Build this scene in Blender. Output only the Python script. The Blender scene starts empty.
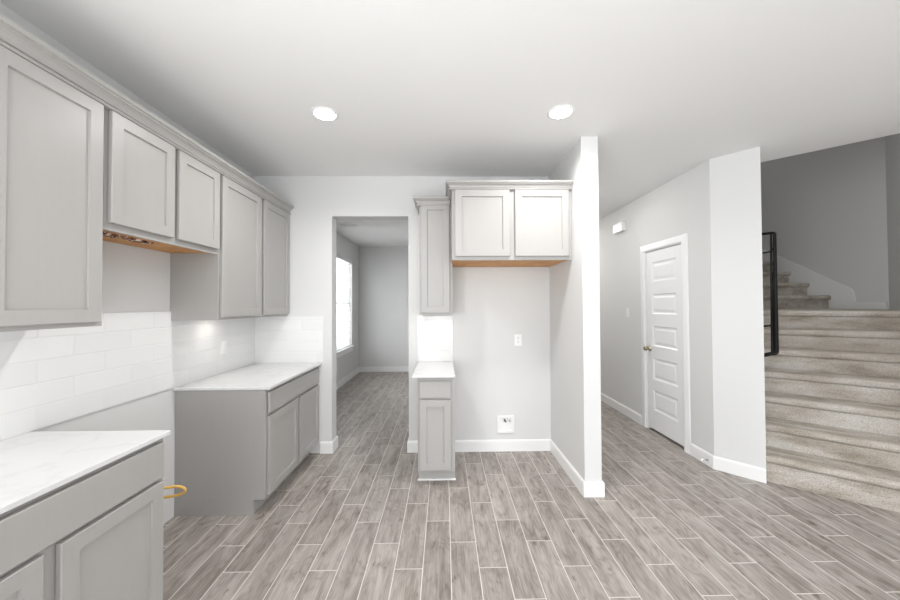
import bpy, bmesh, math, random
from mathutils import Vector, Matrix
random.seed(7)
SC = bpy.context.scene
COL = SC.collection

# ------------------------------------------------------------------ camera
FPX, PITCH, YAW, ROLL, EYE = 335.7, 0.0153, -0.0169, 0.0048, 1.451
def cam_matrix():
    cp, sp = math.cos(PITCH), math.sin(PITCH)
    cy, sy = math.cos(YAW), math.sin(YAW)
    cr, sr = math.cos(ROLL), math.sin(ROLL)
    rz = Matrix(((cy, -sy, 0), (sy, cy, 0), (0, 0, 1)))
    rx = Matrix(((1, 0, 0), (0, cp, -sp), (0, sp, cp)))
    ry = Matrix(((cr, 0, sr), (0, 1, 0), (-sr, 0, cr)))
    r = rz @ rx @ ry
    right, fwd, up = r.col[0], r.col[1], r.col[2]
    m = Matrix((right, up, -fwd)).transposed().to_4x4()
    m.translation = Vector((0, 0, EYE))
    return m
cam_d = bpy.data.cameras.new('camera')
cam_d.sensor_fit = 'HORIZONTAL'; cam_d.sensor_width = 36.0
cam_d.lens = FPX / 900 * 36.0
cam_d.clip_start = 0.05
cam = bpy.data.objects.new('camera', cam_d); COL.objects.link(cam)
cam.matrix_world = cam_matrix()
SC.camera = cam

# ------------------------------------------------------------------ world, lights, exposure
w = bpy.data.worlds.new('daylight'); SC.world = w; w.use_nodes = True
bg = w.node_tree.nodes['Background']
bg.inputs['Color'].default_value = (0.93, 0.97, 1.0, 1); bg.inputs['Strength'].default_value = 1.3
SC.view_settings.view_transform = 'Standard'; SC.view_settings.look = 'None'
SC.view_settings.gamma = 1.0; SC.view_settings.use_curve_mapping = False
SC.view_settings.exposure = 1.17

def area_light(name, loc, target, sx, sy, watts, color=(1, 1, 1)):
    d = bpy.data.lights.new(name, 'AREA'); d.shape = 'RECTANGLE'; d.size = sx; d.size_y = sy
    d.energy = watts; d.color = color
    o = bpy.data.objects.new(name, d); COL.objects.link(o)
    o.location = loc
    o.rotation_euler = (Vector(target) - Vector(loc)).to_track_quat('-Z', 'Y').to_euler()
    return o
# daylight fills added at unseen openings of the rear and right-hand walls, behind the camera
area_light('rear_daylight_fill', (-0.1, -4.13, 1.35), (-0.1, -1.0, 1.5), 3.0, 2.3, 12, (0.98, 0.99, 1))
area_light('rear_right_fill', (3.6, -4.13, 1.35), (3.6, 1.0, 1.6), 2.6, 2.3, 7, (0.98, 0.99, 1))
area_light('right_side_fill', (5.53, -1.2, 1.4), (2.5, -1.0, 2.3), 2.8, 2.0, 3, (0.98, 0.99, 1))
area_light('left_side_fill', (-1.84, -1.6, 1.45), (2.5, -0.6, 1.45), 2.0, 1.7, 40, (0.98, 0.99, 1))  # side fill added behind the camera to brighten the hall door
area_light('back_room_window_light', (-2.25, 6.05, 1.7), (0, 6.0, 1.3), 1.7, 1.8, 22, (0.97, 0.985, 1))
# unseen overhead fills added over living area, back room and stairwell; hall ceiling fixture
area_light('living_overhead_fill', (1.4, -1.0, 2.70), (1.4, -1.0, 0), 3.5, 2.2, 11, (0.99, 0.995, 1))
# upward fill added below the camera, standing in for a flash bounced off the ceiling
area_light('ceiling_bounce_fill', (-0.45, -0.25, 0.9), (-0.45, -0.1, 2.7), 2.0, 1.2, 16, (1, 1, 1))
area_light('back_room_overhead_fill', (0.2, 5.4, 2.70), (0.2, 5.4, 0), 0.8, 0.8, 2.5, (1, 0.985, 0.96))  # unseen overhead fill added to lift the back room
area_light('hall_ceiling_light', (1.70, 5.9, 2.70), (1.8, 5.5, 0), 0.5, 0.5, 9, (1, 0.97, 0.93))
area_light('hall_near_fill', (1.55, 3.9, 2.72), (1.9, 3.9, 0), 0.5, 2.0, 12, (1, 0.985, 0.96))  # second overhead fill, added to brighten the hall and its door
sl = area_light('lower_stair_fill', (3.9, 3.3, 5.3), (3.75, 3.15, 0), 0.8, 0.8, 3.5, (1, 0.985, 0.96))  # unseen fill added above the lower flight to brighten treads and landing
sl.data.spread = math.radians(75)
area_light('upper_stair_fill', (4.7, 6.0, 5.2), (4.6, 4.5, 1.5), 0.8, 0.8, 2.5, (1, 0.985, 0.96))  # unseen fill added upstairs to lift the dim stairwell

# ------------------------------------------------------------------ materials
def new_mat(name, color, rough=0.5, metal=0.0, spec=0.5):
    m = bpy.data.materials.new(name); m.use_nodes = True
    b = m.node_tree.nodes['Principled BSDF']
    b.inputs['Base Color'].default_value = (*color, 1)
    b.inputs['Roughness'].default_value = rough
    b.inputs['Metallic'].default_value = metal
    b.inputs['Specular IOR Level'].default_value = spec
    return m
def nd(m, typ, **kw):
    n = m.node_tree.nodes.new(typ)
    for k, v in kw.items():
        setattr(n, k, v)
    return n
def lk(m, a, b):
    m.node_tree.links.new(a, b)
def bsdf(m):
    return m.node_tree.nodes['Principled BSDF']
def mth(m, op, a, b=None, c=None):
    n = nd(m, 'ShaderNodeMath', operation=op)
    for i, v in enumerate((a, b, c)):
        if v is None: continue
        if isinstance(v, (int, float)): n.inputs[i].default_value = v
        else: lk(m, v, n.inputs[i])
    return n.outputs[0]
def ramp(m, fac, stops):
    r = nd(m, 'ShaderNodeValToRGB'); lk(m, fac, r.inputs[0])
    els = r.color_ramp.elements
    while len(els) < len(stops): els.new(0.5)
    for e, (p, c) in zip(els, stops):
        e.position = p; e.color = (*c, 1)
    return r.outputs[0]
def bump(m, height, strength, dist):
    b = nd(m, 'ShaderNodeBump'); b.inputs['Strength'].default_value = strength
    b.inputs['Distance'].default_value = dist
    lk(m, height, b.inputs['Height']); lk(m, b.outputs[0], bsdf(m).inputs['Normal'])
def noise(m, vec, scale, detail=3, rough=0.5):
    n = nd(m, 'ShaderNodeTexNoise'); n.inputs['Scale'].default_value = scale
    n.inputs['Detail'].default_value = detail; n.inputs['Roughness'].default_value = rough
    if vec is not None: lk(m, vec, n.inputs['Vector'])
    return n.outputs['Fac']
def gpos(m):
    return nd(m, 'ShaderNodeNewGeometry').outputs['Position']
def mixc(m, fac, a, b, mode='MIX'):
    n = nd(m, 'ShaderNodeMix', data_type='RGBA', blend_type=mode)
    for i, v in ((0, fac), (6, a), (7, b)):
        if isinstance(v, (int, float)): n.inputs[i].default_value = v
        elif isinstance(v, tuple): n.inputs[i].default_value = (*v, 1)
        else: lk(m, v, n.inputs[i])
    return n.outputs[2]

def paint(name, color, rough, scale, strength):
    m = new_mat(name, color, rough, spec=0.3)
    bump(m, noise(m, gpos(m), scale, 2), strength, 0.002)
    return m
M_WALL = paint('wall_paint', (0.68, 0.68, 0.675), 0.75, 90, 0.18)
M_CEIL = paint('ceiling_paint', (0.83, 0.83, 0.825), 0.85, 70, 0.3)
M_TRIM = new_mat('trim_paint', (0.84, 0.84, 0.84), 0.35)
M_DOOR = new_mat('door_paint', (0.83, 0.83, 0.83), 0.36)
M_PLATE = new_mat('white_plastic', (0.85, 0.85, 0.84), 0.3)
M_DARK = new_mat('dark_slot', (0.03, 0.03, 0.03), 0.6)
M_BLACK = new_mat('black_iron', (0.006, 0.0055, 0.0055), 0.55, spec=0.2)
M_NICKEL = new_mat('satin_nickel', (0.42, 0.36, 0.28), 0.28, metal=1.0)
M_VALVE = new_mat('valve_metal', (0.16, 0.15, 0.14), 0.35, metal=1.0)
M_CHROME = new_mat('chrome', (0.7, 0.7, 0.7), 0.2, metal=1.0)
M_YELLOW = new_mat('yellow_cable', (0.85, 0.52, 0.13), 0.4)
M_VINYL = new_mat('vinyl_blind', (0.9, 0.9, 0.9), 0.5)
bsdf(M_VINYL).inputs['Transmission Weight'].default_value = 0.0

def cabinet_mat():
    m = new_mat('grey_cabinet_paint', (0.43, 0.42, 0.405), 0.38)
    p = gpos(m)
    mp = nd(m, 'ShaderNodeMapping'); mp.inputs['Scale'].default_value = (60, 60, 4)
    lk(m, p, mp.inputs['Vector'])
    f = noise(m, mp.outputs[0], 1.0, 3)
    lk(m, ramp(m, f, [(0.3, (0.385, 0.375, 0.362)), (0.7, (0.393, 0.383, 0.370))]), bsdf(m).inputs['Base Color'])
    bump(m, f, 0.02, 0.0003)
    return m
M_CAB = cabinet_mat()

def quartz_mat():
    m = new_mat('white_quartz', (0.85, 0.85, 0.85), 0.16)
    p = gpos(m)
    d = nd(m, 'ShaderNodeTexNoise'); d.inputs['Scale'].default_value = 2.2; d.inputs['Detail'].default_value = 6
    lk(m, p, d.inputs['Vector'])
    v = mth(m, 'ABSOLUTE', mth(m, 'SUBTRACT', d.outputs['Fac'], 0.5))
    vein = ramp(m, v, [(0.0, (0.66, 0.66, 0.665)), (0.02, (0.70, 0.70, 0.70)), (1, (0.71, 0.71, 0.71))])
    lk(m, vein, bsdf(m).inputs['Base Color'])
    return m
M_QUARTZ = quartz_mat()

def wood_mat():
    m = new_mat('raw_plywood', (0.55, 0.26, 0.10), 0.6)
    p = gpos(m)
    mp = nd(m, 'ShaderNodeMapping'); mp.inputs['Scale'].default_value = (14, 14, 14)
    mp.inputs['Rotation'].default_value = (0, 0, 0.1)
    lk(m, p, mp.inputs['Vector'])
    f = noise(m, mp.outputs[0], 1.0, 4)
    lk(m, ramp(m, f, [(0.3, (0.52, 0.24, 0.08)), (0.7, (0.70, 0.37, 0.14))]), bsdf(m).inputs['Base Color'])
    return m
M_WOOD = wood_mat()

def torn_mat():
    m = new_mat('torn_edge', (0.5, 0.45, 0.4), 0.8)
    f = noise(m, gpos(m), 38, 4)
    lk(m, ramp(m, f, [(0.38, (0.03, 0.015, 0.012)), (0.5, (0.35, 0.16, 0.09)), (0.6, (0.75, 0.68, 0.6))]), bsdf(m).inputs['Base Color'])
    return m
M_TORN = torn_mat()

# wood-look porcelain planks: 6 x 24 inch, third-offset bond
TW, TL, TX, TY = 0.1555, 0.61, 0.030, 1.874
def floor_mat():
    m = new_mat('wood_look_tile', (0.4, 0.37, 0.34), 0.4)
    sep = nd(m, 'ShaderNodeSeparateXYZ'); lk(m, gpos(m), sep.inputs[0])
    u = mth(m, 'DIVIDE', mth(m, 'SUBTRACT', sep.outputs[0], TX), TW)
    col = mth(m, 'FLOOR', u)
    v = mth(m, 'ADD', mth(m, 'DIVIDE', mth(m, 'SUBTRACT', sep.outputs[1], TY), TL),
            mth(m, 'DIVIDE', mth(m, 'SUBTRACT', col, 1.0), 3.0))
    row = mth(m, 'FLOOR', v)
    fu = mth(m, 'FRACT', u); fv = mth(m, 'FRACT', v)
    du = mth(m, 'MULTIPLY', mth(m, 'MINIMUM', fu, mth(m, 'SUBTRACT', 1.0, fu)), TW)
    dv = mth(m, 'MULTIPLY', mth(m, 'MINIMUM', fv, mth(m, 'SUBTRACT', 1.0, fv)), TL)
    d = mth(m, 'MINIMUM', du, dv)
    grout = mth(m, 'LESS_THAN', d, 0.0021)
    idv = nd(m, 'ShaderNodeCombineXYZ'); lk(m, col, idv.inputs[0]); lk(m, row, idv.inputs[1])
    wn = nd(m, 'ShaderNodeTexWhiteNoise', noise_dimensions='3D'); lk(m, idv.outputs[0], wn.inputs['Vector'])
    rnd = wn.outputs['Value']
    # grain coordinates: stretched along the plank, shifted per plank
    gc = nd(m, 'ShaderNodeCombineXYZ')
    lk(m, mth(m, 'ADD', mth(m, 'MULTIPLY', sep.outputs[0], 22.0), mth(m, 'MULTIPLY', rnd, 83.0)), gc.inputs[0])
    lk(m, mth(m, 'ADD', mth(m, 'MULTIPLY', sep.outputs[1], 2.6), mth(m, 'MULTIPLY', rnd, 37.0)), gc.inputs[1])
    lk(m, mth(m, 'MULTIPLY', rnd, 19.0), gc.inputs[2])
    g1 = nd(m, 'ShaderNodeTexNoise'); g1.inputs['Scale'].default_value = 1.0; g1.inputs['Detail'].default_value = 5
    g1.inputs['Roughness'].default_value = 0.6; g1.inputs['Distortion'].default_value = 0.9
    lk(m, gc.outputs[0], g1.inputs['Vector'])
    bc = nd(m, 'ShaderNodeCombineXYZ')
    lk(m, mth(m, 'ADD', mth(m, 'MULTIPLY', sep.outputs[0], 9.0), mth(m, 'MULTIPLY', rnd, 41.0)), bc.inputs[0])
    lk(m, mth(m, 'ADD', mth(m, 'MULTIPLY', sep.outputs[1], 4.5), mth(m, 'MULTIPLY', rnd, 61.0)), bc.inputs[1])
    g2 = nd(m, 'ShaderNodeTexNoise'); g2.inputs['Scale'].default_value = 1.0; g2.inputs['Detail'].default_value = 2
    g2.inputs['Distortion'].default_value = 1.2
    lk(m, bc.outputs[0], g2.inputs['Vector'])
    # fine streaks
    fc = nd(m, 'ShaderNodeCombineXYZ')
    lk(m, mth(m, 'MULTIPLY', sep.outputs[0], 150.0), fc.inputs[0])
    lk(m, mth(m, 'ADD', mth(m, 'MULTIPLY', sep.outputs[1], 6.0), mth(m, 'MULTIPLY', rnd, 50.0)), fc.inputs[1])
    g3 = noise(m, fc.outputs[0], 1.0, 3)
    base = ramp(m, g1.outputs['Fac'], [(0.26, (0.20, 0.172, 0.150)), (0.40, (0.305, 0.273, 0.249)), (0.55, (0.37, 0.338, 0.315)), (0.75, (0.44, 0.41, 0.385))])
    blot = ramp(m, g2.outputs['Fac'], [(0.3, (0.84, 0.835, 0.825)), (0.6, (1.03, 1.03, 1.03))])
    base = mixc(m, 1.0, base, blot, 'MULTIPLY')
    strk = ramp(m, g3, [(0.32, (0.82, 0.82, 0.815)), (0.68, (1.10, 1.10, 1.10))])
    base = mixc(m, 1.0, base, strk, 'MULTIPLY')
    # cathedral figure: thin contour lines of a stretched noise, strong only in patches
    kc = nd(m, 'ShaderNodeCombineXYZ')
    lk(m, mth(m, 'ADD', mth(m, 'MULTIPLY', sep.outputs[0], 7.0), mth(m, 'MULTIPLY', rnd, 29.0)), kc.inputs[0])
    lk(m, mth(m, 'ADD', mth(m, 'MULTIPLY', sep.outputs[1], 2.2), mth(m, 'MULTIPLY', rnd, 71.0)), kc.inputs[1])
    k1 = noise(m, kc.outputs[0], 1.0, 2, 0.4)
    cont = mth(m, 'PINGPONG', mth(m, 'MULTIPLY', k1, 16.0), 0.5)
    lines = ramp(m, cont, [(0.0, (0.80, 0.78, 0.76)), (0.35, (1.02, 1.02, 1.02))])
    patch = ramp(m, g2.outputs['Fac'], [(0.40, (1, 1, 1)), (0.60, (0.15, 0.15, 0.15))])
    base = mixc(m, patch, base, mixc(m, 1.0, base, lines, 'MULTIPLY'))
    knot = noise(m, bc.outputs[0], 1.7, 3, 0.6)
    base = mixc(m, 1.0, base, ramp(m, knot, [(0.30, (0.62, 0.58, 0.54)), (0.38, (1, 1, 1))]), 'MULTIPLY')
    tone = ramp(m, rnd, [(0.0, (0.94, 0.935, 0.93)), (1.0, (1.12, 1.115, 1.11))])
    base = mixc(m, 1.0, base, tone, 'MULTIPLY')
    fin = mixc(m, grout, base, (0.70, 0.67, 0.64))
    lk(m, fin, bsdf(m).inputs['Base Color'])
    lk(m, mth(m, 'ADD', 0.45, mth(m, 'MULTIPLY', grout, 0.4)), bsdf(m).inputs['Roughness'])
    h = mth(m, 'MULTIPLY', mth(m, 'MINIMUM', d, 0.004), 250.0)
    bump(m, mth(m, 'ADD', h, mth(m, 'MULTIPLY', g3, 0.12)), 0.35, 0.0015)
    return m
M_FLOOR = floor_mat()

# glossy hand-made look subway tile, 4 x 12 inch half bond; axis 0 = runs along x, 1 = runs along y
def tile_mat(name, axis, off):
    m = new_mat(name, (0.86, 0.86, 0.85), 0.12)
    sep = nd(m, 'ShaderNodeSeparateXYZ'); lk(m, gpos(m), sep.inputs[0])
    hgt, wid = 0.1045, 0.305
    v = mth(m, 'DIVIDE', mth(m, 'SUBTRACT', sep.outputs[2], 0.892), hgt)
    row = mth(m, 'FLOOR', v)
    u = mth(m, 'ADD', mth(m, 'DIVIDE', mth(m, 'SUBTRACT', sep.outputs[axis], off), wid), mth(m, 'MULTIPLY', row, 0.5))
    colu = mth(m, 'FLOOR', u)
    fu = mth(m, 'FRACT', u); fv = mth(m, 'FRACT', v)
    du = mth(m, 'MULTIPLY', mth(m, 'MINIMUM', fu, mth(m, 'SUBTRACT', 1.0, fu)), wid)
    dv = mth(m, 'MULTIPLY', mth(m, 'MINIMUM', fv, mth(m, 'SUBTRACT', 1.0, fv)), hgt)
    d = mth(m, 'MINIMUM', du, dv)
    grout = mth(m, 'LESS_THAN', d, 0.0011)
    idv = nd(m, 'ShaderNodeCombineXYZ'); lk(m, colu, idv.inputs[0]); lk(m, row, idv.inputs[1])
    wn = nd(m, 'ShaderNodeTexWhiteNoise', noise_dimensions='3D'); lk(m, idv.outputs[0], wn.inputs['Vector'])
    tone = ramp(m, wn.outputs['Value'], [(0, (0.75, 0.75, 0.75)), (1, (0.785, 0.785, 0.78))])
    lk(m, mixc(m, grout, tone, (0.715, 0.715, 0.71)), bsdf(m).inputs['Base Color'])
    lk(m, mth(m, 'ADD', 0.13, mth(m, 'MULTIPLY', grout, 0.5)), bsdf(m).inputs['Roughness'])
    wav = noise(m, gpos(m), 16, 2)
    h = mth(m, 'ADD', mth(m, 'MULTIPLY', mth(m, 'MINIMUM', d, 0.005), 200.0),
            mth(m, 'ADD', mth(m, 'MULTIPLY', wav, 0.8), mth(m, 'MULTIPLY', wn.outputs['Value'], 0.3)))
    bump(m, h, 0.45, 0.002)
    return m
M_TILE_Y = tile_mat('subway_tile_left', 1, 1.27)
M_TILE_X = tile_mat('subway_tile_back', 0, -1.875)

def carpet_mat():
    m = new_mat('carpet', (0.4, 0.37, 0.33), 0.95, spec=0.1)
    p = gpos(m)
    rot = nd(m, 'ShaderNodeMapping'); rot.inputs['Rotation'].default_value = (0, 0, math.radians(40))
    lk(m, p, rot.inputs['Vector'])                       # x now runs along the lower risers
    sc = nd(m, 'ShaderNodeMapping'); sc.inputs['Scale'].default_value = (2.2, 7.0, 7.0)
    lk(m, rot.outputs[0], sc.inputs['Vector'])
    f1 = noise(m, sc.outputs[0], 1.3, 5, 0.62)
    f2 = noise(m, p, 170, 2)
    f3 = noise(m, p, 420, 1)
    big = ramp(m, f1, [(0.30, (0.36, 0.32, 0.27)), (0.45, (0.50, 0.455, 0.40)), (0.55, (0.58, 0.545, 0.50)), (0.72, (0.66, 0.635, 0.60))])
    spk = ramp(m, f2, [(0.3, (0.68, 0.66, 0.64)), (0.62, (1.10, 1.10, 1.10))])
    lk(m, mixc(m, 1.0, big, spk, 'MULTIPLY'), bsdf(m).inputs['Base Color'])
    bump(m, mth(m, 'ADD', f2, mth(m, 'MULTIPLY', f3, 0.6)), 0.9, 0.006)
    return m
M_CARPET = carpet_mat()

def emit_mat(name, color, strength):
    m = new_mat(name, color, 0.4)
    bsdf(m).inputs['Emission Color'].default_value = (*color, 1)
    bsdf(m).inputs['Emission Strength'].default_value = strength
    return m
M_LAMP = emit_mat('lamp_lens', (1.0, 0.98, 0.95), 14)
M_LED = emit_mat('led_lens', (1.0, 0.95, 0.87), 6)

def glass_mat():
    m = new_mat('window_glass', (1, 1, 1), 0.02)
    bsdf(m).inputs['Transmission Weight'].default_value = 1.0
    bsdf(m).inputs['IOR'].default_value = 1.02
    return m
M_GLASS = glass_mat()

# ------------------------------------------------------------------ helpers
def box(bm, x0, x1, y0, y1, z0, z1, bev=0.0, seg=1):
    x0, x1 = min(x0, x1), max(x0, x1); y0, y1 = min(y0, y1), max(y0, y1); z0, z1 = min(z0, z1), max(z0, z1)
    vs = [bm.verts.new(p) for p in ((x0, y0, z0), (x1, y0, z0), (x1, y1, z0), (x0, y1, z0),
                                    (x0, y0, z1), (x1, y0, z1), (x1, y1, z1), (x0, y1, z1))]
    fs = [bm.faces.new([vs[i] for i in f]) for f in ((0, 3, 2, 1), (4, 5, 6, 7), (0, 1, 5, 4), (1, 2, 6, 5), (2, 3, 7, 6), (3, 0, 4, 7))]
    if bev > 0:
        es = list({e for f in fs for e in f.edges})
        bmesh.ops.bevel(bm, geom=es, offset=bev, segments=seg, affect='EDGES', profile=0.5)
    return fs
def prism(bm, pts, z0, z1):
    """vertical prism on a 2D outline"""
    a = [bm.verts.new((x, y, z0)) for x, y in pts]; b = [bm.verts.new((x, y, z1)) for x, y in pts]
    bm.faces.new(a[::-1]); bm.faces.new(b)
    n = len(pts)
    for i in range(n):
        bm.faces.new((a[i], a[(i + 1) % n], b[(i + 1) % n], b[i]))
    bmesh.ops.recalc_face_normals(bm, faces=bm.faces[:])
def extrude_profile(bm, prof, a, b):
    """prof: list of 3D Vectors (closed section) at start; swept by vector b-a"""
    d = Vector(b) - Vector(a)
    p = [bm.verts.new(q) for q in prof]; r = [bm.verts.new(Vector(q) + d) for q in prof]
    bm.faces.new(p[::-1]); bm.faces.new(r)
    n = len(prof)
    for i in range(n):
        bm.faces.new((p[i], p[(i + 1) % n], r[(i + 1) % n], r[i]))
    bmesh.ops.recalc_face_normals(bm, faces=bm.faces[:])
def sweep(bm, prof, path, side=1):
    """prof: closed list of (out, z); path: open list of (x, y); mitred corners; side=+1 offsets to the right of travel"""
    path = [Vector(p) for p in path]; n = len(path)
    rings = []
    for i in range(n):
        ns = []
        for a, b in ((i - 1, i), (i, i + 1)):
            if a < 0 or b >= n: continue
            d = (path[b] - path[a]).normalized(); ns.append(Vector((d.y, -d.x)) * side)
        if len(ns) == 2:
            m = (ns[0] + ns[1]).normalized(); m = m / m.dot(ns[0])
        else: m = ns[0]
        rings.append([bm.verts.new((path[i].x + m.x * o, path[i].y + m.y * o, z)) for o, z in prof])
    k = len(prof)
    for i in range(n - 1):
        for j in range(k):
            bm.faces.new((rings[i][j], rings[i][(j + 1) % k], rings[i + 1][(j + 1) % k], rings[i + 1][j]))
    bm.faces.new(rings[0]); bm.faces.new(rings[-1][::-1])
    bmesh.ops.recalc_face_normals(bm, faces=bm.faces[:])
def tube(bm, pts, r, seg=12, flat=1.0):
    """round tube through 3D points"""
    pts = [Vector(p) for p in pts]; rings = []
    up = Vector((0, 0, 1))
    for i, p in enumerate(pts):
        if i == 0: t = pts[1] - pts[0]
        elif i == len(pts) - 1: t = pts[-1] - pts[-2]
        else: t = (pts[i + 1] - p).normalized() + (p - pts[i - 1]).normalized()
        t.normalize()
        s = t.cross(up)
        if s.length < 1e-3: s = t.cross(Vector((0, 1, 0)))
        s.normalize(); q = s.cross(t)
        rings.append([bm.verts.new(p + s * (r * math.cos(a)) + q * (r * flat * math.sin(a))) for a in [2 * math.pi * j / seg for j in range(seg)]])
    for i in range(len(pts) - 1):
        for j in range(seg):
            f = bm.faces.new((rings[i][j], rings[i][(j + 1) % seg], rings[i + 1][(j + 1) % seg], rings[i + 1][j])); f.smooth = True
    bm.faces.new(rings[0]); bm.faces.new(rings[-1][::-1])
    bmesh.ops.recalc_face_normals(bm, faces=bm.faces[:])
def lathe(bm, prof, seg=32, mat=None):
    """prof: list of (r, z) around local z; mat: 4x4"""
    mat = mat or Matrix()
    rings = []
    for r, z in prof:
        if r < 1e-6: rings.append([bm.verts.new(mat @ Vector((0, 0, z)))])
        else: rings.append([bm.verts.new(mat @ Vector((r * math.cos(2 * math.pi * j / seg), r * math.sin(2 * math.pi * j / seg), z))) for j in range(seg)])
    for a, b in zip(rings, rings[1:]):
        for j in range(seg):
            q = [a[j % len(a)], a[(j + 1) % len(a)], b[(j + 1) % len(b)], b[j % len(b)]]
            q2 = []
            for v in q:
                if v not in q2: q2.append(v)
            if len(q2) > 2:
                f = bm.faces.new(q2); f.smooth = True
    bmesh.ops.recalc_face_normals(bm, faces=bm.faces[:])

def obj(name, bm, mat, parent=None):
    me = bpy.data.meshes.new(name); bm.to_mesh(me); bm.free()
    me.materials.append(mat)
    o = bpy.data.objects.new(name, me); COL.objects.link(o)
    if parent: o.parent = parent
    return o
def tag(o, label, cat, group=None, kind=None):
    if label: o['label'] = label
    if cat: o['category'] = cat
    if group: o['group'] = group
    if kind: o['kind'] = kind
    return o
def thing(name, label, cat, loc=(0, 0, 0), rz=0.0, group=None, kind=None):
    o = bpy.data.objects.new(name, None); COL.objects.link(o)
    o.location = loc; o.rotation_euler = (0, 0, rz); o.empty_display_size = 0.1
    return tag(o, label, cat, group, kind)
def struct(name, bm, mat, label, cat):
    return tag(obj(name, bm, mat), label, cat, kind='structure')
def B(): return bmesh.new()

# ------------------------------------------------------------------ layout constants
CEIL = 2.743
XL = -1.875          # left wall face
YB = 3.35            # kitchen back wall face
DX0, DX1, DZ = -1.115, -0.357, 2.342      # cased-free doorway in the back wall
PX0, PX1, PY = 1.057, 1.187, 2.545        # fridge-niche wing wall
HX = 2.372           # hall right wall face
HY = 2.94            # its near corner
TIP = (2.60, 2.695)  # free end of the 45 degree wall
XS = 5.35            # stairwell far wall face
N = Vector((math.cos(math.radians(50.0)), math.sin(math.radians(50.0))))   # direction of climb, lower flight
U = Vector((N.y, -N.x))                                                    # along the lower risers, to the right
def SU(s, u):
    p = N * s + U * u
    return (p.x, p.y)

# ------------------------------------------------------------------ shell
bm = B(); box(bm, -2.1, 5.8, -4.4, 8.7, -0.1, 0)
struct('floor', bm, M_FLOOR, 'floor of grey wood-look plank tiles with pale grout running through all rooms', 'floor')
bm = B(); prism(bm, [(-2.1, -4.4), (5.8, -4.4), (5.8, 2.145), (3.834, 2.145), (2.7, 3.186), (2.52, 3.186), (2.52, 8.7), (-2.1, 8.7)], CEIL, CEIL + 0.28)
struct('ceiling', bm, M_CEIL, 'flat pale ceiling over the kitchen and hall', 'ceiling')
bm = B(); prism(bm, [(2.4, 1.9), (5.8, 1.9), (5.8, 8.7), (2.4, 8.7)], 5.4, 5.5)
struct('ceiling_stairwell', bm, M_CEIL, 'high ceiling above the open stairwell', 'ceiling')
# left wall with the opening of the back room's window
WY0, WY1, WZ0, WZ1 = 5.25, 6.85, 0.63, 2.35
bm = B()
box(bm, XL - 0.15, XL, -4.4, -2.6, 0, CEIL); box(bm, XL - 0.15, XL, -0.6, WY0, 0, CEIL); box(bm, XL - 0.15, XL, -2.6, -0.6, 0, 0.6); box(bm, XL - 0.15, XL, -2.6, -0.6, 2.3, CEIL); box(bm, XL - 0.15, XL, WY1, 8.7, 0, CEIL)  # includes an unseen opening behind the camera, added for the side fill
box(bm, XL - 0.15, XL, WY0, WY1, 0, WZ0); box(bm, XL - 0.15, XL, WY0, WY1, WZ1, CEIL)
struct('wall_left', bm, M_WALL, 'long left wall behind the cabinets, with the window in the back room', 'wall')
bm = B()
box(bm, XL, DX0, YB, YB + 0.14, 0, CEIL); box(bm, DX1, PX0, YB, YB + 0.14, 0, CEIL); box(bm, DX0, DX1, YB, YB + 0.14, DZ, CEIL)
struct('wall_back', bm, M_WALL, 'pale kitchen back wall with the open doorway', 'wall')
bm = B(); box(bm, PX0, PX1, PY, 8.5, 0, CEIL)
struct('wall_niche', bm, M_WALL, 'wing wall beside the fridge niche, running back along the hall', 'wall')
bm = B(); box(bm, XL, PX0, 7.4, 7.54, 0, CEIL)
struct('wall_far_room', bm, M_WALL, 'grey far wall of the back room seen through the doorway', 'wall')
bm = B(); box(bm, -2.1, 4.2, 8.5, 8.7, 0, CEIL); box(bm, 4.0, 5.8, 8.5, 8.7, 0, 5.4)
struct('wall_end', bm, M_WALL, 'end wall of the hall', 'wall')
# hall right wall with a door opening
OY0, OY1, OZ = 3.285, 3.935, 2.075
bm = B()
box(bm, HX, HX + 0.13, HY, OY0, 0, CEIL); box(bm, HX, HX + 0.13, OY1, 8.5, 0, CEIL); box(bm, HX, HX + 0.13, OY0, OY1, OZ, CEIL)
struct('wall_hall_right', bm, M_WALL, 'hall wall on the right holding the white panelled door', 'wall')
bm = B(); prism(bm, [(HX, HY), TIP, SU(5.17, 0.24), (4.0, 4.5), (4.0, 8.5), (3.87, 8.5), (3.87, 4.55), SU(5.22, 0.10), (HX + 0.13, HY)], 0, CEIL)
struct('wall_angled', bm, M_WALL, 'white diagonal wall between the hall door and the stairs', 'wall')
bm = B(); prism(bm, [(2.9, 3.04), SU(5.17, 0.24), (4.0, 4.5), (4.0, 8.5), (3.87, 8.5), (3.87, 4.55), SU(5.22, 0.10)], CEIL, 5.4)
struct('wall_stair_left', bm, M_WALL, 'upper wall along the left of the stairs', 'wall')
CN = (XS, 3.95)      # far right corner of the landing
tau = 2.75
EN = (CN[0] - tau * N.x, CN[1] - tau * N.y)
bm = B(); box(bm, XS, XS + 0.14, 3.95, 8.5, 0, 5.4)
struct('wall_stair_far', bm, M_WALL, 'shaded wall beyond the stair landing', 'wall')
bm = B(); prism(bm, [CN, EN, (EN[0] + 0.15, EN[1] - 0.0), (XS + 0.14, 3.95)], 0, 5.4)
struct('wall_stair_right', bm, M_WALL, 'wall along the right of the lower stairs', 'wall')
bm = B(); prism(bm, [(2.52, 3.35), (2.52, 3.186), (2.7, 3.186), (3.834, 2.145), (3.93, 2.25), (2.8, 3.3)], CEIL + 0.28, 5.4)
struct('wall_stair_upper', bm, M_WALL, 'upper storey wall over the edge of the stair opening', 'wall')
bm = B(); box(bm, EN[0] + 0.02, 5.6, EN[1], EN[1] + 0.14, 0, CEIL)
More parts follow.
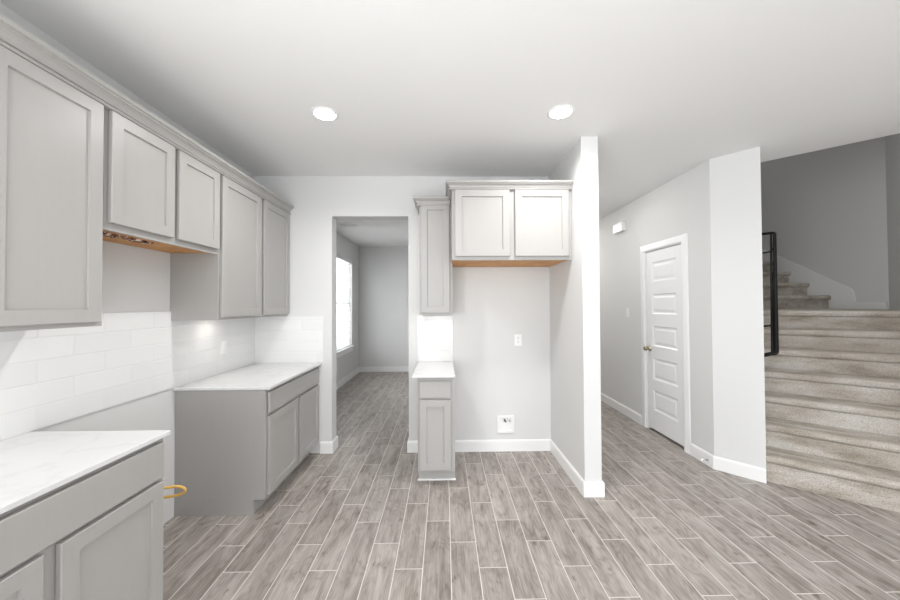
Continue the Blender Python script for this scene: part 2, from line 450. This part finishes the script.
struct('wall_right_return', bm, M_WALL, 'wall to the right of the stairs', 'wall')
# right and rear walls with window openings behind the camera
bm = B()
box(bm, 5.6, 5.75, -4.4, -2.7, 0, CEIL); box(bm, 5.6, 5.75, 0.3, EN[1] + 0.14, 0, CEIL); box(bm, 5.6, 5.75, -2.7, 0.3, 0, 0.35); box(bm, 5.6, 5.75, -2.7, 0.3, 2.45, CEIL)
struct('wall_right', bm, M_WALL, 'right wall of the open living area', 'wall')
bm = B()
box(bm, -2.0, -1.7, -4.4, -4.25, 0, CEIL); box(bm, 1.5, 2.2, -4.4, -4.25, 0, CEIL); box(bm, 5.0, 5.6, -4.4, -4.25, 0, CEIL)
box(bm, -1.7, 1.5, -4.4, -4.25, 2.55, CEIL); box(bm, 2.2, 5.0, -4.4, -4.25, 2.55, CEIL)
box(bm, -1.7, 1.5, -4.4, -4.25, 0, 0.1); box(bm, 2.2, 5.0, -4.4, -4.25, 0, 0.1)
struct('wall_rear', bm, M_WALL, 'rear wall with tall windows behind the viewpoint', 'wall')

# ------------------------------------------------------------------ baseboards
BH, BT = 0.112, 0.015
BPROF = [(0, 0), (BT, 0), (BT, BH - 0.012), (BT - 0.006, BH), (0, BH)]
def baseboard(name, path, side, label):
    bm = B(); sweep(bm, BPROF, path, side)
    struct(name, bm, M_TRIM, label, 'baseboard')
baseboard('baseboard_doorway', [(-1.225, YB), (DX0, YB), (DX0, YB + 0.14), (-1.4, YB + 0.14)], 1, 'white baseboard wrapping the left side of the doorway')
baseboard('baseboard_niche', [(0.084, YB), (PX0, YB), (PX0, PY), (PX1, PY), (PX1, 8.5)], 1, 'white baseboard round the fridge niche and its wing wall')
baseboard('baseboard_back', [(0.9, YB + 0.14), (DX1, YB + 0.14), (DX1, YB), (-0.22, YB)], 1, 'short white baseboard right of the doorway')
baseboard('baseboard_far_room', [(XL, YB + 0.16), (XL, 7.4), (PX0, 7.4)], 1, 'white baseboard of the back room')
baseboard('baseboard_hall', [(HX, 8.45), (HX, 4.005)], 1, 'white baseboard along the hall beyond the door')
baseboard('baseboard_right', [(HX, 3.205), (HX, HY), TIP], 1, 'white baseboard turning along the diagonal wall')

# ------------------------------------------------------------------ hall door
d = thing('door_1', 'white five-panel interior door in the hall wall', 'door', (HX, 3.61, 0), 0, kind='structure')
DY0, DY1 = 3.302 - 3.61, 3.918 - 3.61
def panel_door(bm, y0, y1, z0, z1, xf, thick, panels, py0, py1):
    # slab built of strips round the sunk panels (front faces -x)
    zs = [z0] + [v for p in panels for v in p] + [z1]
    box(bm, xf, xf + thick, y0, py0, z0, z1); box(bm, xf, xf + thick, py1, y1, z0, z1)
    for i in range(0, len(zs), 2):
        box(bm, xf, xf + thick, py0, py1, zs[i], zs[i + 1])
    for a, b in panels:
        # sloped moulding, flat field and raised centre
        def ring(o, x): return [bm.verts.new((x, py0 + o, a + o)), bm.verts.new((x, py1 - o, a + o)), bm.verts.new((x, py1 - o, b - o)), bm.verts.new((x, py0 + o, b - o))]
        rs = [ring(0, xf), ring(0.014, xf + 0.011), ring(0.03, xf + 0.011), ring(0.048, xf + 0.004)]
        for r0, r1 in zip(rs, rs[1:]):
            for j in range(4): bm.faces.new((r0[j], r0[(j + 1) % 4], r1[(j + 1) % 4], r1[j]))
        bm.faces.new(rs[-1])
bm = B()
panel_door(bm, DY0, DY1, 0.028, 2.055, 0.012, 0.035,
           [(0.245, 0.475), (0.60, 0.84), (0.975, 1.205), (1.34, 1.57), (1.71, 1.93)], 3.408 - 3.61, 3.812 - 3.61)
obj('door_panel', bm, M_DOOR, d)
bm = B()
ja0, ja1 = OY0 - 3.61, OY1 - 3.61
box(bm, -0.002, 0.13, ja0, ja0 + 0.014, 0, OZ); box(bm, -0.002, 0.13, ja1 - 0.014, ja1, 0, OZ); box(bm, -0.002, 0.13, ja0, ja1, OZ - 0.014, OZ)
obj('jamb', bm, M_TRIM, d)
bm = B()
CW = 0.075
cprof = [(0, 0), (-0.016, 0.004), (-0.018, 0.02), (-0.012, CW - 0.01), (-0.008, CW), (0, CW)]
def casing_leg(bm, yin, sgn, z0, z1):
    a = [Vector((x, yin + sgn * t, z0)) for x, t in cprof]
    p = [bm.verts.new(q) for q in a]
    r = [bm.verts.new((q.x, q.y, z1 + abs(q.y - yin))) for q in a]
    n = len(a)
    for i in range(n): bm.faces.new((p[i], p[(i + 1) % n], r[(i + 1) % n], r[i]))
    bm.faces.new(p); return r
r1 = casing_leg(bm, ja0 + 0.008, -1, 0, OZ - 0.008)
r2 = casing_leg(bm, ja1 - 0.008, 1, 0, OZ - 0.008)
for i in range(len(r1)): bm.faces.new((r1[i], r1[(i + 1) % len(r1)], r2[(i + 1) % len(r1)], r2[i]))
bmesh.ops.recalc_face_normals(bm, faces=bm.faces[:])
obj('casing', bm, M_TRIM, d)
bm = B()
km = Matrix.Translation((0.012, 3.862 - 3.61, 0.94)) @ Matrix.Rotation(-math.pi / 2, 4, 'Y')
lathe(bm, [(0, 0), (0.032, 0), (0.032, 0.006), (0.014, 0.012), (0.012, 0.03), (0.022, 0.038), (0.028, 0.05), (0.026, 0.062), (0.014, 0.07), (0, 0.071)], 24, km)
tag(obj('door_knob', bm, M_NICKEL, d), 'brushed bronze-nickel door knob', None)
for z in (0.30, 1.08, 1.86):
    bm = B(); tube(bm, [(0.004, DY0 - 0.004, z - 0.045), (0.004, DY0 - 0.004, z + 0.045)], 0.007, 10)
    box(bm, 0.009, 0.013, DY0, DY0 + 0.022, z - 0.045, z + 0.045)
    obj('hinge', bm, M_PLATE, d)
bm = B(); box(bm, HX + 0.30, HX + 0.32, 3.1, 4.1, 0, 2.3)
struct('wall_closet', bm, M_WALL, 'wall inside the closet behind the hall door', 'wall')

# ------------------------------------------------------------------ back-room window, blind, vent
wn_ = thing('window_1', 'bright window on the left wall of the back room', 'window', (XL, 6.05, WZ0), 0, kind='structure')
hy = (WY1 - WY0) / 2; hz = WZ1 - WZ0
bm = B()
for a, b in ((-hy, -hy + 0.05), (hy - 0.05, hy), (-0.025, 0.025)): box(bm, -0.12, -0.07, a, b, 0, hz, 0.004)
for a, b in ((0, 0.05), (hz - 0.05, hz), (hz / 2 - 0.02, hz / 2 + 0.02)): box(bm, -0.12, -0.07, -hy, hy, a, b, 0.004)
obj('window_frame', bm, M_TRIM, wn_)
bm = B(); box(bm, -0.10, -0.096, -hy + 0.04, hy - 0.04, 0.04, hz - 0.04); obj('pane', bm, M_GLASS, wn_)
bm = B(); box(bm, -0.07, 0.04, -hy - 0.05, hy + 0.05, -0.005, 0.02, 0.004); box(bm, 0, 0.014, -hy - 0.03, hy + 0.03, -0.09, -0.005, 0.003)
obj('window_sill', bm, M_TRIM, wn_)
def vinyl_translucent():
    m = M_VINYL; nt = m.node_tree
    t = nd(m, 'ShaderNodeBsdfTranslucent'); t.inputs[0].default_value = (0.95, 0.95, 0.95, 1)
    mx = nd(m, 'ShaderNodeMixShader'); mx.inputs[0].default_value = 0.55
    lk(m, bsdf(m).outputs[0], mx.inputs[1]); lk(m, t.outputs[0], mx.inputs[2])
    lk(m, mx.outputs[0], nt.nodes['Material Output'].inputs['Surface'])
vinyl_translucent()
bl = thing('window_blind', 'white horizontal blind hanging in the bright back-room window', 'blind', (XL - 0.035, 6.05, WZ0 + 0.02))
bm = B()
nsl = 33
for i in range(nsl):
    z = 0.05 + i * (hz - 0.13) / nsl
    v = [bm.verts.new(p) for p in ((-0.018, -hy + 0.02, z + 0.012), (-0.018, hy - 0.02, z + 0.012), (0.018, hy - 0.02, z - 0.012), (0.018, -hy + 0.02, z - 0.012),
                                   (-0.018, -hy + 0.02, z + 0.014), (-0.018, hy - 0.02, z + 0.014), (0.018, hy - 0.02, z - 0.010), (0.018, -hy + 0.02, z - 0.010))]
    for f in ((0, 1, 2, 3), (4, 7, 6, 5), (0, 4, 5, 1), (2, 6, 7, 3)): bm.faces.new([v[k] for k in f])
obj('slats', bm, M_VINYL, bl)
bm = B(); box(bm, -0.025, 0.03, -hy + 0.01, hy - 0.01, hz - 0.075, hz - 0.022, 0.003); obj('head_rail', bm, M_TRIM, bl)
bm = B(); box(bm, -0.02, 0.02, -hy + 0.02, hy - 0.02, 0.004, 0.022, 0.003); obj('bottom_rail', bm, M_TRIM, bl)
vt = thing('ceiling_vent', 'small rectangular air vent on the back room ceiling', 'vent', (-1.54, 5.4, CEIL))
bm = B()
for a in ((-0.14, 0.14, -0.08, -0.06), (-0.14, 0.14, 0.06, 0.08), (-0.14, -0.12, -0.06, 0.06), (0.12, 0.14, -0.06, 0.06)): box(bm, *a, -0.008, 0)
obj('frame', bm, M_TRIM, vt)
bm = B()
for i in range(7):
    y = -0.052 + i * 0.0165; box(bm, -0.12, 0.12, y, y + 0.006, -0.006, -0.001)
obj('louvres', bm, M_TRIM, vt)
bm = B(); box(bm, -0.12, 0.12, -0.06, 0.06, -0.001, 0.0); obj('backing', bm, M_DARK, vt)

# ------------------------------------------------------------------ cabinets
# local frame of a cabinet: x to the right seen from the front, y into the wall (front frame at y=0), z up
def shaker(bm, x0, x1, z0, z1, yf=-0.0225, th=0.019, st=0.056, rec=0.010):
    c = 0.0025
    def ring(o, y): return [bm.verts.new((x0 + o, y, z0 + o)), bm.verts.new((x1 - o, y, z0 + o)), bm.verts.new((x1 - o, y, z1 - o)), bm.verts.new((x0 + o, y, z1 - o))]
    rs = [ring(0, yf + th), ring(0, yf + c), ring(c, yf), ring(st, yf), ring(st + 0.0015, yf + rec)]
    bm.faces.new(rs[0])
    for a, b in zip(rs, rs[1:]):
        for j in range(4): bm.faces.new((a[j], a[(j + 1) % 4], b[(j + 1) % 4], b[j]))
    bm.faces.new(rs[-1][::-1])
    bmesh.ops.recalc_face_normals(bm, faces=bm.faces[:])
def slab_front(bm, x0, x1, z0, z1, yf=-0.0225, th=0.019):
    box(bm, x0, x1, yf, yf + th, z0, z1, 0.0025)
def wall_cabinet(label, loc, rz, wdt, dep, z0, z1, doors, group=None, wood=False, stile=0.056):
    t = thing('wall_cabinet', label, 'cabinet', loc, rz, group)
    h = z1 - z0
    bm = B()
    if wood:   # carcass sides and frame stand below a recessed bottom board
        box(bm, 0, wdt, 0, dep, 0.022, h)
        box(bm, 0, wdt, 0, 0.02, 0, 0.022)
    else:
        box(bm, 0, wdt, 0, dep, 0.012, h)
        box(bm, 0, wdt, 0, 0.02, 0, 0.012); box(bm, 0, 0.014, 0.02, dep, 0, 0.012); box(bm, wdt - 0.014, wdt, 0.02, dep, 0, 0.012)
    obj('body', bm, M_CAB, t)
    if wood:
        bm = B(); box(bm, 0.001, wdt - 0.001, 0.021, dep - 0.001, 0.010, 0.0215)
        tag(obj('underside', bm, M_WOOD, t), 'bare orange-brown plywood underside', None)
    for a, b, c, e in doors:
        bm = B(); shaker(bm, a, b, c - z0, e - z0, st=stile); obj('door', bm, M_CAB, t)
    return t
def base_cabinet(label, loc, rz, wdt, dep, top, doors, drawers, toe_h=0.105, toe_d=0.085, group=None, foot=False):
    t = thing('base_cabinet', label, 'cabinet', loc, rz, group)
    bm = B()
    box(bm, 0, wdt, 0, dep, toe_h, top, 0.0015)
    box(bm, 0, wdt, toe_d, dep, 0, toe_h, 0.0)
    obj('body', bm, M_CAB, t)
    bm = B(); box(bm, 0, wdt, toe_d - 0.006, toe_d - 0.0005, 0, toe_h - 0.001); obj('toe_kick', bm, M_CAB, t)
    if foot:
        bm = B(); box(bm, -0.008, wdt + 0.008, toe_d - 0.02, toe_d - 0.006, 0, 0.012, 0.002)
        tag(obj('toe_strip', bm, M_TRIM, t), 'pale strip at the foot of the toe kick', None)
    for a, b, c, e in doors:
        bm = B(); shaker(bm, a, b, c, e); obj('door', bm, M_CAB, t)
    for a, b, c, e in drawers:
        bm = B(); slab_front(bm, a, b, c, e); obj('drawer', bm, M_CAB, t)
    return t
R90 = math.pi / 2
XU = -1.549          # front frame of the left-hand wall cabinets
XBASE = -1.263       # front frame of the left-hand base cabinets
# --- left wall, uppers (local x = world y)
def L(y0, *ds): return [(a - y0, b - y0, c, e) for a, b, c, e in ds]
ua = wall_cabinet('large grey wall cabinet cut off by the left edge, nearest the camera', (XU, 0.70, 1.365), R90, 0.845, 0.325, 1.365, 2.375,
             L(0.70, (1.135, 1.525, 1.384, 2.358), (0.722, 1.11, 1.384, 2.358)))
ub = wall_cabinet('short grey two-door wall cabinet over the empty range gap', (XU, 1.547, 1.805), R90, 0.776, 0.325, 1.805, 2.375,
             L(1.547, (1.562, 1.925, 1.838, 2.358), (1.957, 2.308, 1.838, 2.358)), wood=True)
uc = wall_cabinet('tall grey two-door wall cabinet in the kitchen corner by the doorway', (XU, 2.325, 1.357), R90, 1.023, 0.325, 1.357, 2.375,
             L(2.325, (2.338, 2.83, 1.374, 2.358), (2.878, 3.338, 1.374, 2.358)))
# torn strip on the near end of the range-gap cabinet's underside
bm = B()
n = 60; prev = None; rows = []
for i in range(n + 1):
    t = i / n; yy = 0.02 + 0.36 * t
    amp = 1 - 0.35 * t
    a = 0.10 + random.uniform(-0.012, 0.012); b = a + (0.05 + random.uniform(-0.015, 0.02)) * amp
    rows.append([bm.verts.new((yy, a, 0.0095)), bm.verts.new((yy, a + 0.006, 0.004 - random.uniform(0, 0.010) * amp)),
                 bm.verts.new((yy, b - 0.006, 0.004 - random.uniform(0, 0.010) * amp)), bm.verts.new((yy, b, 0.0095))])
for r0, r1 in zip(rows, rows[1:]):
    for j in range(3): bm.faces.new((r0[j], r0[j + 1], r1[j + 1], r1[j]))
    bm.faces.new((r0[3], r0[0], r1[0], r1[3]))
bm.faces.new(rows[0]); bm.faces.new(rows[-1][::-1])
bmesh.ops.recalc_face_normals(bm, faces=bm.faces[:])
tag(obj('torn_strip', bm, M_TORN, ub), 'ragged torn strip with dark marks on the bare underside', None)

CPROF = [(0, 0), (0.027, 0), (0.031, 0.005), (0.027, 0.010), (0.015, 0.012), (0.015, 0.020), (0.020, 0.022), (0.023, 0.032), (0.031, 0.044), (0.042, 0.052), (0.049, 0.054), (0.049, 0.062), (0.058, 0.064), (0.060, 0.074), (0.058, 0.084), (0, 0.084)]
def crown(bm, path, z, side=1, sc=1.0, hs=1.0):
    sweep(bm, [(o * sc, z + h * hs) for o, h in CPROF], path, side)
bm = B(); crown(bm, [(XL + 0.002, 0.70), (XU, 0.70), (XU, YB - 0.001)], 2.359)
tag(obj('crown_moulding', bm, M_CAB), 'long grey crown moulding running along the tops of the left wall cabinets', 'crown moulding')

# --- left wall, bases
base_cabinet('large grey base cabinet in the near left corner of the kitchen', (-1.270, 0.62, 0), R90, 0.925, 0.604, 0.868,
             L(0.62, (1.125, 1.525, 0.125, 0.680), (0.64, 1.078, 0.125, 0.680)), L(0.62, (0.64, 1.525, 0.697, 0.850)))
base_cabinet('grey two-door base cabinet with one wide drawer in the corner by the doorway', (-1.253, 2.375, 0), R90, 0.972, 0.621, 0.868,
             L(2.375, (2.398, 2.86, 0.125, 0.675), (2.905, 3.325, 0.125, 0.675)), L(2.375, (2.398, 3.325, 0.697, 0.845)))
# --- narrow pair on the back wall
NX0, NX1 = -0.220, 0.082
base_cabinet('narrow grey single-door base cabinet standing between the doorway and the fridge niche', (NX0, 2.738, 0), 0, NX1 - NX0, 0.61, 0.868,
             [(0.016, 0.27, 0.125, 0.686)], [(0.016, 0.27, 0.703, 0.838)], foot=True)
nu = wall_cabinet('narrow tall grey wall cabinet between the doorway and the fridge niche', (-0.225, 3.05, 1.364), 0, 0.300, 0.298, 1.364, 2.375,
             [(0.016, 0.274, 1.382, 2.372)])
bm = B(); sweep(bm, [(o * 0.9, 2.35 - 1.364 + h) for o, h in CPROF], [(0, 0.298), (0, 0), (0.284, 0)], 1)
obj('crown', bm, M_CAB, nu)
# --- fridge cabinet
FX0, FX1 = 0.066, 1.054
fc_ = wall_cabinet('deep grey two-door wall cabinet over the empty fridge niche', (FX0, 2.752, 1.820), 0, FX1 - FX0, 0.596, 1.820, 2.41,
             [(0.024, 0.474, 1.850, 2.397), (0.518, 0.962, 1.850, 2.397)], wood=True)
bm = B(); sweep(bm, [(o * 0.86, 2.397 - 1.820 + h * 0.82) for o, h in CPROF], [(0, 0.596), (0, 0), (FX1 - FX0, 0)], 1)
obj('crown', bm, M_CAB, fc_)

# --- countertops
bm = B(); box(bm, XL + 0.0005, -1.244, 0.60, 1.555, 0.870, 0.890, 0.002)
tag(obj('countertop', bm, M_QUARTZ), 'white quartz countertop on the near left base cabinet', 'countertop')
bm = B(); box(bm, XL + 0.0005, -1.214, 2.355, YB - 0.001, 0.870, 0.890, 0.002)
tag(obj('countertop', bm, M_QUARTZ), 'white quartz countertop in the corner beyond the range gap', 'countertop')
bm = B(); box(bm, -0.262, 0.084, 2.698, YB - 0.001, 0.870, 0.890, 0.002)
tag(obj('countertop', bm, M_QUARTZ), 'small white quartz countertop on the narrow base cabinet', 'countertop')

# --- backsplashes
bm = B()
box(bm, XL + 0.0003, XL + 0.009, 0.60, 1.547, 0.8905, 1.364); box(bm, XL + 0.0003, XL + 0.009, 1.547, 2.325, 0.8905, 1.418)
box(bm, XL + 0.0003, XL + 0.009, 2.325, YB - 0.001, 0.8905, 1.356)
tag(obj('backsplash', bm, M_TILE_Y), 'glossy white subway tile backsplash along the left wall', 'backsplash')
bm = B(); box(bm, XL + 0.0095, -1.199, YB - 0.009, YB - 0.0003, 0.8905, 1.345)
tag(obj('backsplash', bm, M_TILE_X), 'white tile backsplash on the back wall, left of the doorway', 'backsplash')
bm = B(); box(bm, -0.268, 0.084, YB - 0.009, YB - 0.0003, 0.8905, 1.345)
tag(obj('backsplash', bm, M_TILE_X), 'narrow white tile backsplash between doorway and fridge niche', 'backsplash')

# ------------------------------------------------------------------ electrical plates
def outlet(label, loc, rz, gangs=1, horizontal=False, kinds=('outlet',)):
    """plate in the local xz plane, facing local -y"""
    t = thing('wall_outlet' if 'outlet' in kinds else 'light_switch', label, 'outlet' if 'outlet' in kinds else 'light switch', loc, rz)
    wd = 0.072 + 0.046 * (gangs - 1)
    bm = B(); box(bm, -wd / 2, wd / 2, -0.006, 0, -0.058, 0.058, 0.002); obj('plate', bm, M_PLATE, t)
    for g in range(gangs):
        cx = (g - (gangs - 1) / 2) * 0.046
        if kinds[g % len(kinds)] == 'outlet':
            bm = B(); box(bm, cx - 0.0165, cx + 0.0165, -0.0085, -0.005, -0.034, 0.034, 0.001); s = obj('socket', bm, M_PLATE, t)
            for zc in (-0.019, 0.019):
                for dx, hw, za, zb in ((-0.006, 0.0012, -0.002, 0.007), (0.006, 0.0012, -0.002, 0.007), (0, 0.002, -0.010, -0.006)):
                    bm = B(); box(bm, cx + dx - hw, cx + dx + hw, -0.0088, -0.0084, zc + za, zc + zb)
                    obj('slot', bm, M_DARK, s)
        else:
            bm = B(); box(bm, cx - 0.0165, cx + 0.0165, -0.0095, -0.005, -0.034, 0.034, 0.001); obj('rocker', bm, M_PLATE, t)
    return t
outlet('white outlet plate high on the wall of the fridge niche', (0.735, YB - 0.0002, 1.100), 0)
outlet('white double plate with outlet and switch on the narrow backsplash', (-0.098, YB - 0.0092, 1.113), 0, 2, kinds=('outlet', 'switch'))
outlet('white switch plate on the left wall backsplash over the corner counter', (XL + 0.0092, 2.87, 1.10), R90, kinds=('switch',))
outlet('white light switch on the hall wall before the panelled door', (HX - 0.0002, 4.29, 1.345), -R90, kinds=('switch',))

# ice-maker supply box
ib = thing('water_supply_box', 'white recessed water supply box low in the fridge niche', 'utility box', (0.603, YB - 0.0002, 0.264))
bm = B()
for a in ((-0.085, 0.085, 0.062, 0.085), (-0.085, 0.085, -0.085, -0.062), (-0.085, -0.062, -0.062, 0.062), (0.062, 0.085, -0.062, 0.062)):
    box(bm, a[0], a[1], -0.012, 0, a[2], a[3], 0.002)
obj('frame', bm, M_PLATE, ib)
bm = B(); box(bm, -0.062, 0.062, -0.003, 0.0, -0.062, 0.062); obj('back_panel', bm, M_PLATE, ib)
bm = B(); tube(bm, [(-0.012, -0.006, 0.055), (-0.008, -0.012, 0.038), (0.004, -0.02, 0.026)], 0.007, 10)
box(bm, -0.018, 0.0, -0.02, -0.004, 0.03, 0.05, 0.003); obj('valve', bm, M_VALVE, ib)
bm = B(); tube(bm, [(0.016, -0.008, 0.045), (0.05, -0.008, 0.042)], 0.005, 8); tube(bm, [(0.03, -0.008, 0.030), (0.052, -0.008, 0.028)], 0.004, 8); obj('pipe', bm, M_CHROME, ib)

# door chime box
ch = thing('door_chime', 'white chime box mounted high on the hall wall', 'door chime', (HX - 0.0002, 4.44, 2.475))
bm = B(); box(bm, -0.055, 0, -0.115, 0.115, -0.06, 0.06, 0.006, 2); obj('cover', bm, M_PLATE, ch)
bm = B(); box(bm, -0.036, -0.008, -0.04, 0.04, -0.064, -0.060); obj('button', bm, M_PLATE, ch)

# door stop on the baseboard
ds = thing('door_stop', 'small metal spring door stop on the baseboard near the diagonal wall', 'door stop', (HX - BT, 2.995, 0.055))
bm = B(); tube(bm, [(0, 0, 0), (-0.012, 0, 0)], 0.011, 12); tube(bm, [(-0.012, 0, 0), (-0.055, 0, -0.002)], 0.006, 10); obj('spring', bm, M_CHROME, ds)
bm = B(); tube(bm, [(-0.055, 0, -0.002), (-0.068, 0, -0.002)], 0.009, 12); obj('tip', bm, M_PLATE, ds)

# ------------------------------------------------------------------ recessed lights
def downlight(label, x, y):
    t = thing('recessed_light', label, 'ceiling light', (x, y, CEIL), 0, 'recessed ceiling lights')
    bm = B(); lathe(bm, [(0.068, 0.0), (0.088, 0.0), (0.088, -0.003), (0.080, -0.006), (0.068, -0.004), (0.068, 0.0)], 40); obj('trim_ring', bm, M_TRIM, t)
    bm = B(); lathe(bm, [(0, -0.0045), (0.069, -0.0040), (0.069, -0.001), (0, -0.001)], 40); obj('lens', bm, M_LAMP, t)
    d = bpy.data.lights.new('downlight_lamp', 'AREA'); d.shape = 'DISK'; d.size = 0.15; d.energy = 5.5; d.color = (1, 0.99, 0.975); d.spread = math.radians(150)
    o = bpy.data.objects.new('downlight_lamp', d); COL.objects.link(o); o.parent = t; o.location = (0, 0, -0.008)
downlight('glowing recessed ceiling light on the left, over the kitchen floor', -0.800, 2.257)
downlight('glowing recessed ceiling light on the right, near the niche wing wall', 0.788, 2.222)

def puck(label, loc, watts):
    t = thing('under_cabinet_light', label, 'light', loc)
    bm = B(); lathe(bm, [(0, 0), (0.036, 0), (0.036, -0.008), (0.031, -0.011), (0, -0.011)], 28); obj('housing', bm, M_TRIM, t)
    bm = B(); lathe(bm, [(0, -0.0112), (0.028, -0.0112), (0.027, -0.0125), (0, -0.013)], 28); obj('lens', bm, M_LED, t)
    d = bpy.data.lights.new('puck_lamp', 'AREA'); d.shape = 'DISK'; d.size = 0.055; d.energy = watts; d.color = (1, 0.95, 0.87)
    o = bpy.data.objects.new('puck_lamp', d); COL.objects.link(o); o.parent = t; o.location = (0, 0, -0.0145)
puck('small light under the tall corner wall cabinet', (-1.73, 2.66, 1.368), 0.16)
puck('small light under the narrow wall cabinet', (-0.05, 3.22, 1.375), 0.03)
puck('small light under the large near wall cabinet', (-1.73, 1.15, 1.376), 0.12)

# ------------------------------------------------------------------ yellow cable loop in the range gap
bm = B()
pts = [(XL, 1.80, 0.437), (-1.75, 1.86, 0.440)]
for i in range(13):
    a = math.pi / 2 - math.pi * i / 12
    pts.append((-1.525 + 0.055 * math.cos(a), 1.93 + 0.01 * math.cos(a), 0.412 + 0.026 * math.sin(a)))
pts += [(-1.75, 1.86, 0.384), (XL, 1.80, 0.382)]
tube(bm, pts, 0.0075, 10)
tag(obj('cable_loop', bm, M_YELLOW), 'bent yellow cable sticking out of the wall in the range gap', 'cable')

# ------------------------------------------------------------------ staircase
st = thing('staircase', 'grey-beige carpeted stairs turning left behind the diagonal wall', 'staircase', (0, 0, 0))
RISE, GO, S0 = 0.193, 0.2373, 3.769
UL, UR = 0.262, 1.56
def step_profile(zt, depth, z0, ov=0.014):
    """(along, z) outline with a padded rounded nosing; riser stands at +0.012"""
    pts = [(ov, z0), (ov, zt - 0.066)]
    cx, cz, r = 0.014, zt - 0.031, 0.031
    for i in range(7):
        a = -math.pi / 2 - math.pi / 2 * i / 6 * 1.0
        pts.append((cx - 0.004 + r * math.cos(a), cz + r * math.sin(a)))
    for i in range(1, 6):
        a = math.pi - math.pi / 2 * i / 5
        pts.append((cx - 0.004 + r * math.cos(a), cz + r * math.sin(a)))
    pts += [(depth, zt), (depth, z0)]
    return pts
LAND = 7 * RISE + 0.022
for k in range(1, 8):
    zt = k * RISE + 0.022
    s = S0 + (k - 1) * GO
    prof = step_profile(zt, GO + 0.05, max(0.0, zt - 0.42), 0.004)
    bm = B()
    a = SU(0, UL); b = SU(0, UR)
    pr = [Vector((SU(s + o, UL)[0], SU(s + o, UL)[1], z)) for o, z in prof]
    extrude_profile(bm, pr, (a[0], a[1], 0), (b[0], b[1], 0))
    obj('step', bm, M_CARPET, st)
UPY = [4.56, 4.83, 5.09, 5.35, 5.60, 5.85, 6.10, 6.35, 6.6, 6.85]
bm = B()
s7 = S0 + 6 * GO + 0.20
prism(bm, [SU(s7, UL), SU(s7, UR), (XS, 3.95), (XS, UPY[0] + 0.1), (4.0, UPY[0] + 0.1), (4.0, 4.5), SU(5.17, UL)], LAND - 0.2, LAND)
obj('landing', bm, M_CARPET, st)
for i, y in enumerate(UPY):
    zt = LAND + (i + 1) * 0.19
    prof = step_profile(zt, 0.31, zt - 0.4)
    bm = B()
    extrude_profile(bm, [Vector((4.0, y + o, z)) for o, z in prof], (0, 0, 0), (XS - 0.016 - 4.0, 0, 0))
    obj('step', bm, M_CARPET, st)
# skirt board on the far stairwell wall
bm = B()
zl = LAND + 0.002
sk = [(3.97, zl), (3.97, zl + 0.085), (4.27, zl + 0.085), (4.30, 1.63), (5.55, 2.38), (7.1, 3.45), (7.1, 3.0), (4.55, zl)]
extrude_profile(bm, [Vector((XS, y, z)) for y, z in sk], (0, 0, 0), (-0.014, 0, 0))
struct('trim_1', bm, M_TRIM, 'white skirt board stepping up the stairwell wall', 'skirt board')
# handrail: near end low, far end high, turned back to the wall at both ends
hr = thing('handrail', 'black metal handrail rising along the stair side of the diagonal wall', 'handrail', (2.711, 2.686, 1.04))
P0 = Vector((2.708, 2.700, 1.04)); P1 = Vector((3.865, 3.85, 2.28))
o0 = Vector((2.711, 2.686, 1.04))
left = -Vector((U.x, U.y, 0))
def arc3(c, a, b, n=6):
    return [a.lerp(c, t).lerp(c.lerp(b, t), t) for t in [i / n for i in range(n + 1)]]
dr = (P1 - P0).normalized()
bm = B()
path = [P0 + left * 0.085 - Vector((0, 0, 0.02))] + arc3(P0, P0 + left * 0.03, P0 + dr * 0.03) + arc3(P1, P1 - dr * 0.03, P1 + left * 0.03) + [P1 + left * 0.16]
tube(bm, [p - o0 for p in path], 0.0155, 12)
obj('rail', bm, M_BLACK, hr)
bm = B()
Q0 = P0 + left * 0.024 + dr * 0.02; Q1 = P1 + left * 0.030 - dr * 0.02
tube(bm, [Q0 - o0, Q1 - o0], 0.010, 12)
obj('inner_rail', bm, M_BLACK, hr)
for t in (0.22, 0.85):
    p = P0.lerp(P1, t)
    bm = B(); tube(bm, [p - o0 - Vector((0, 0, 0.02)), p - o0 + left * 0.04 - Vector((0, 0, 0.06)), p - o0 + left * 0.10 - Vector((0, 0, 0.07))], 0.008, 8)
    obj('bracket', bm, M_BLACK, hr)
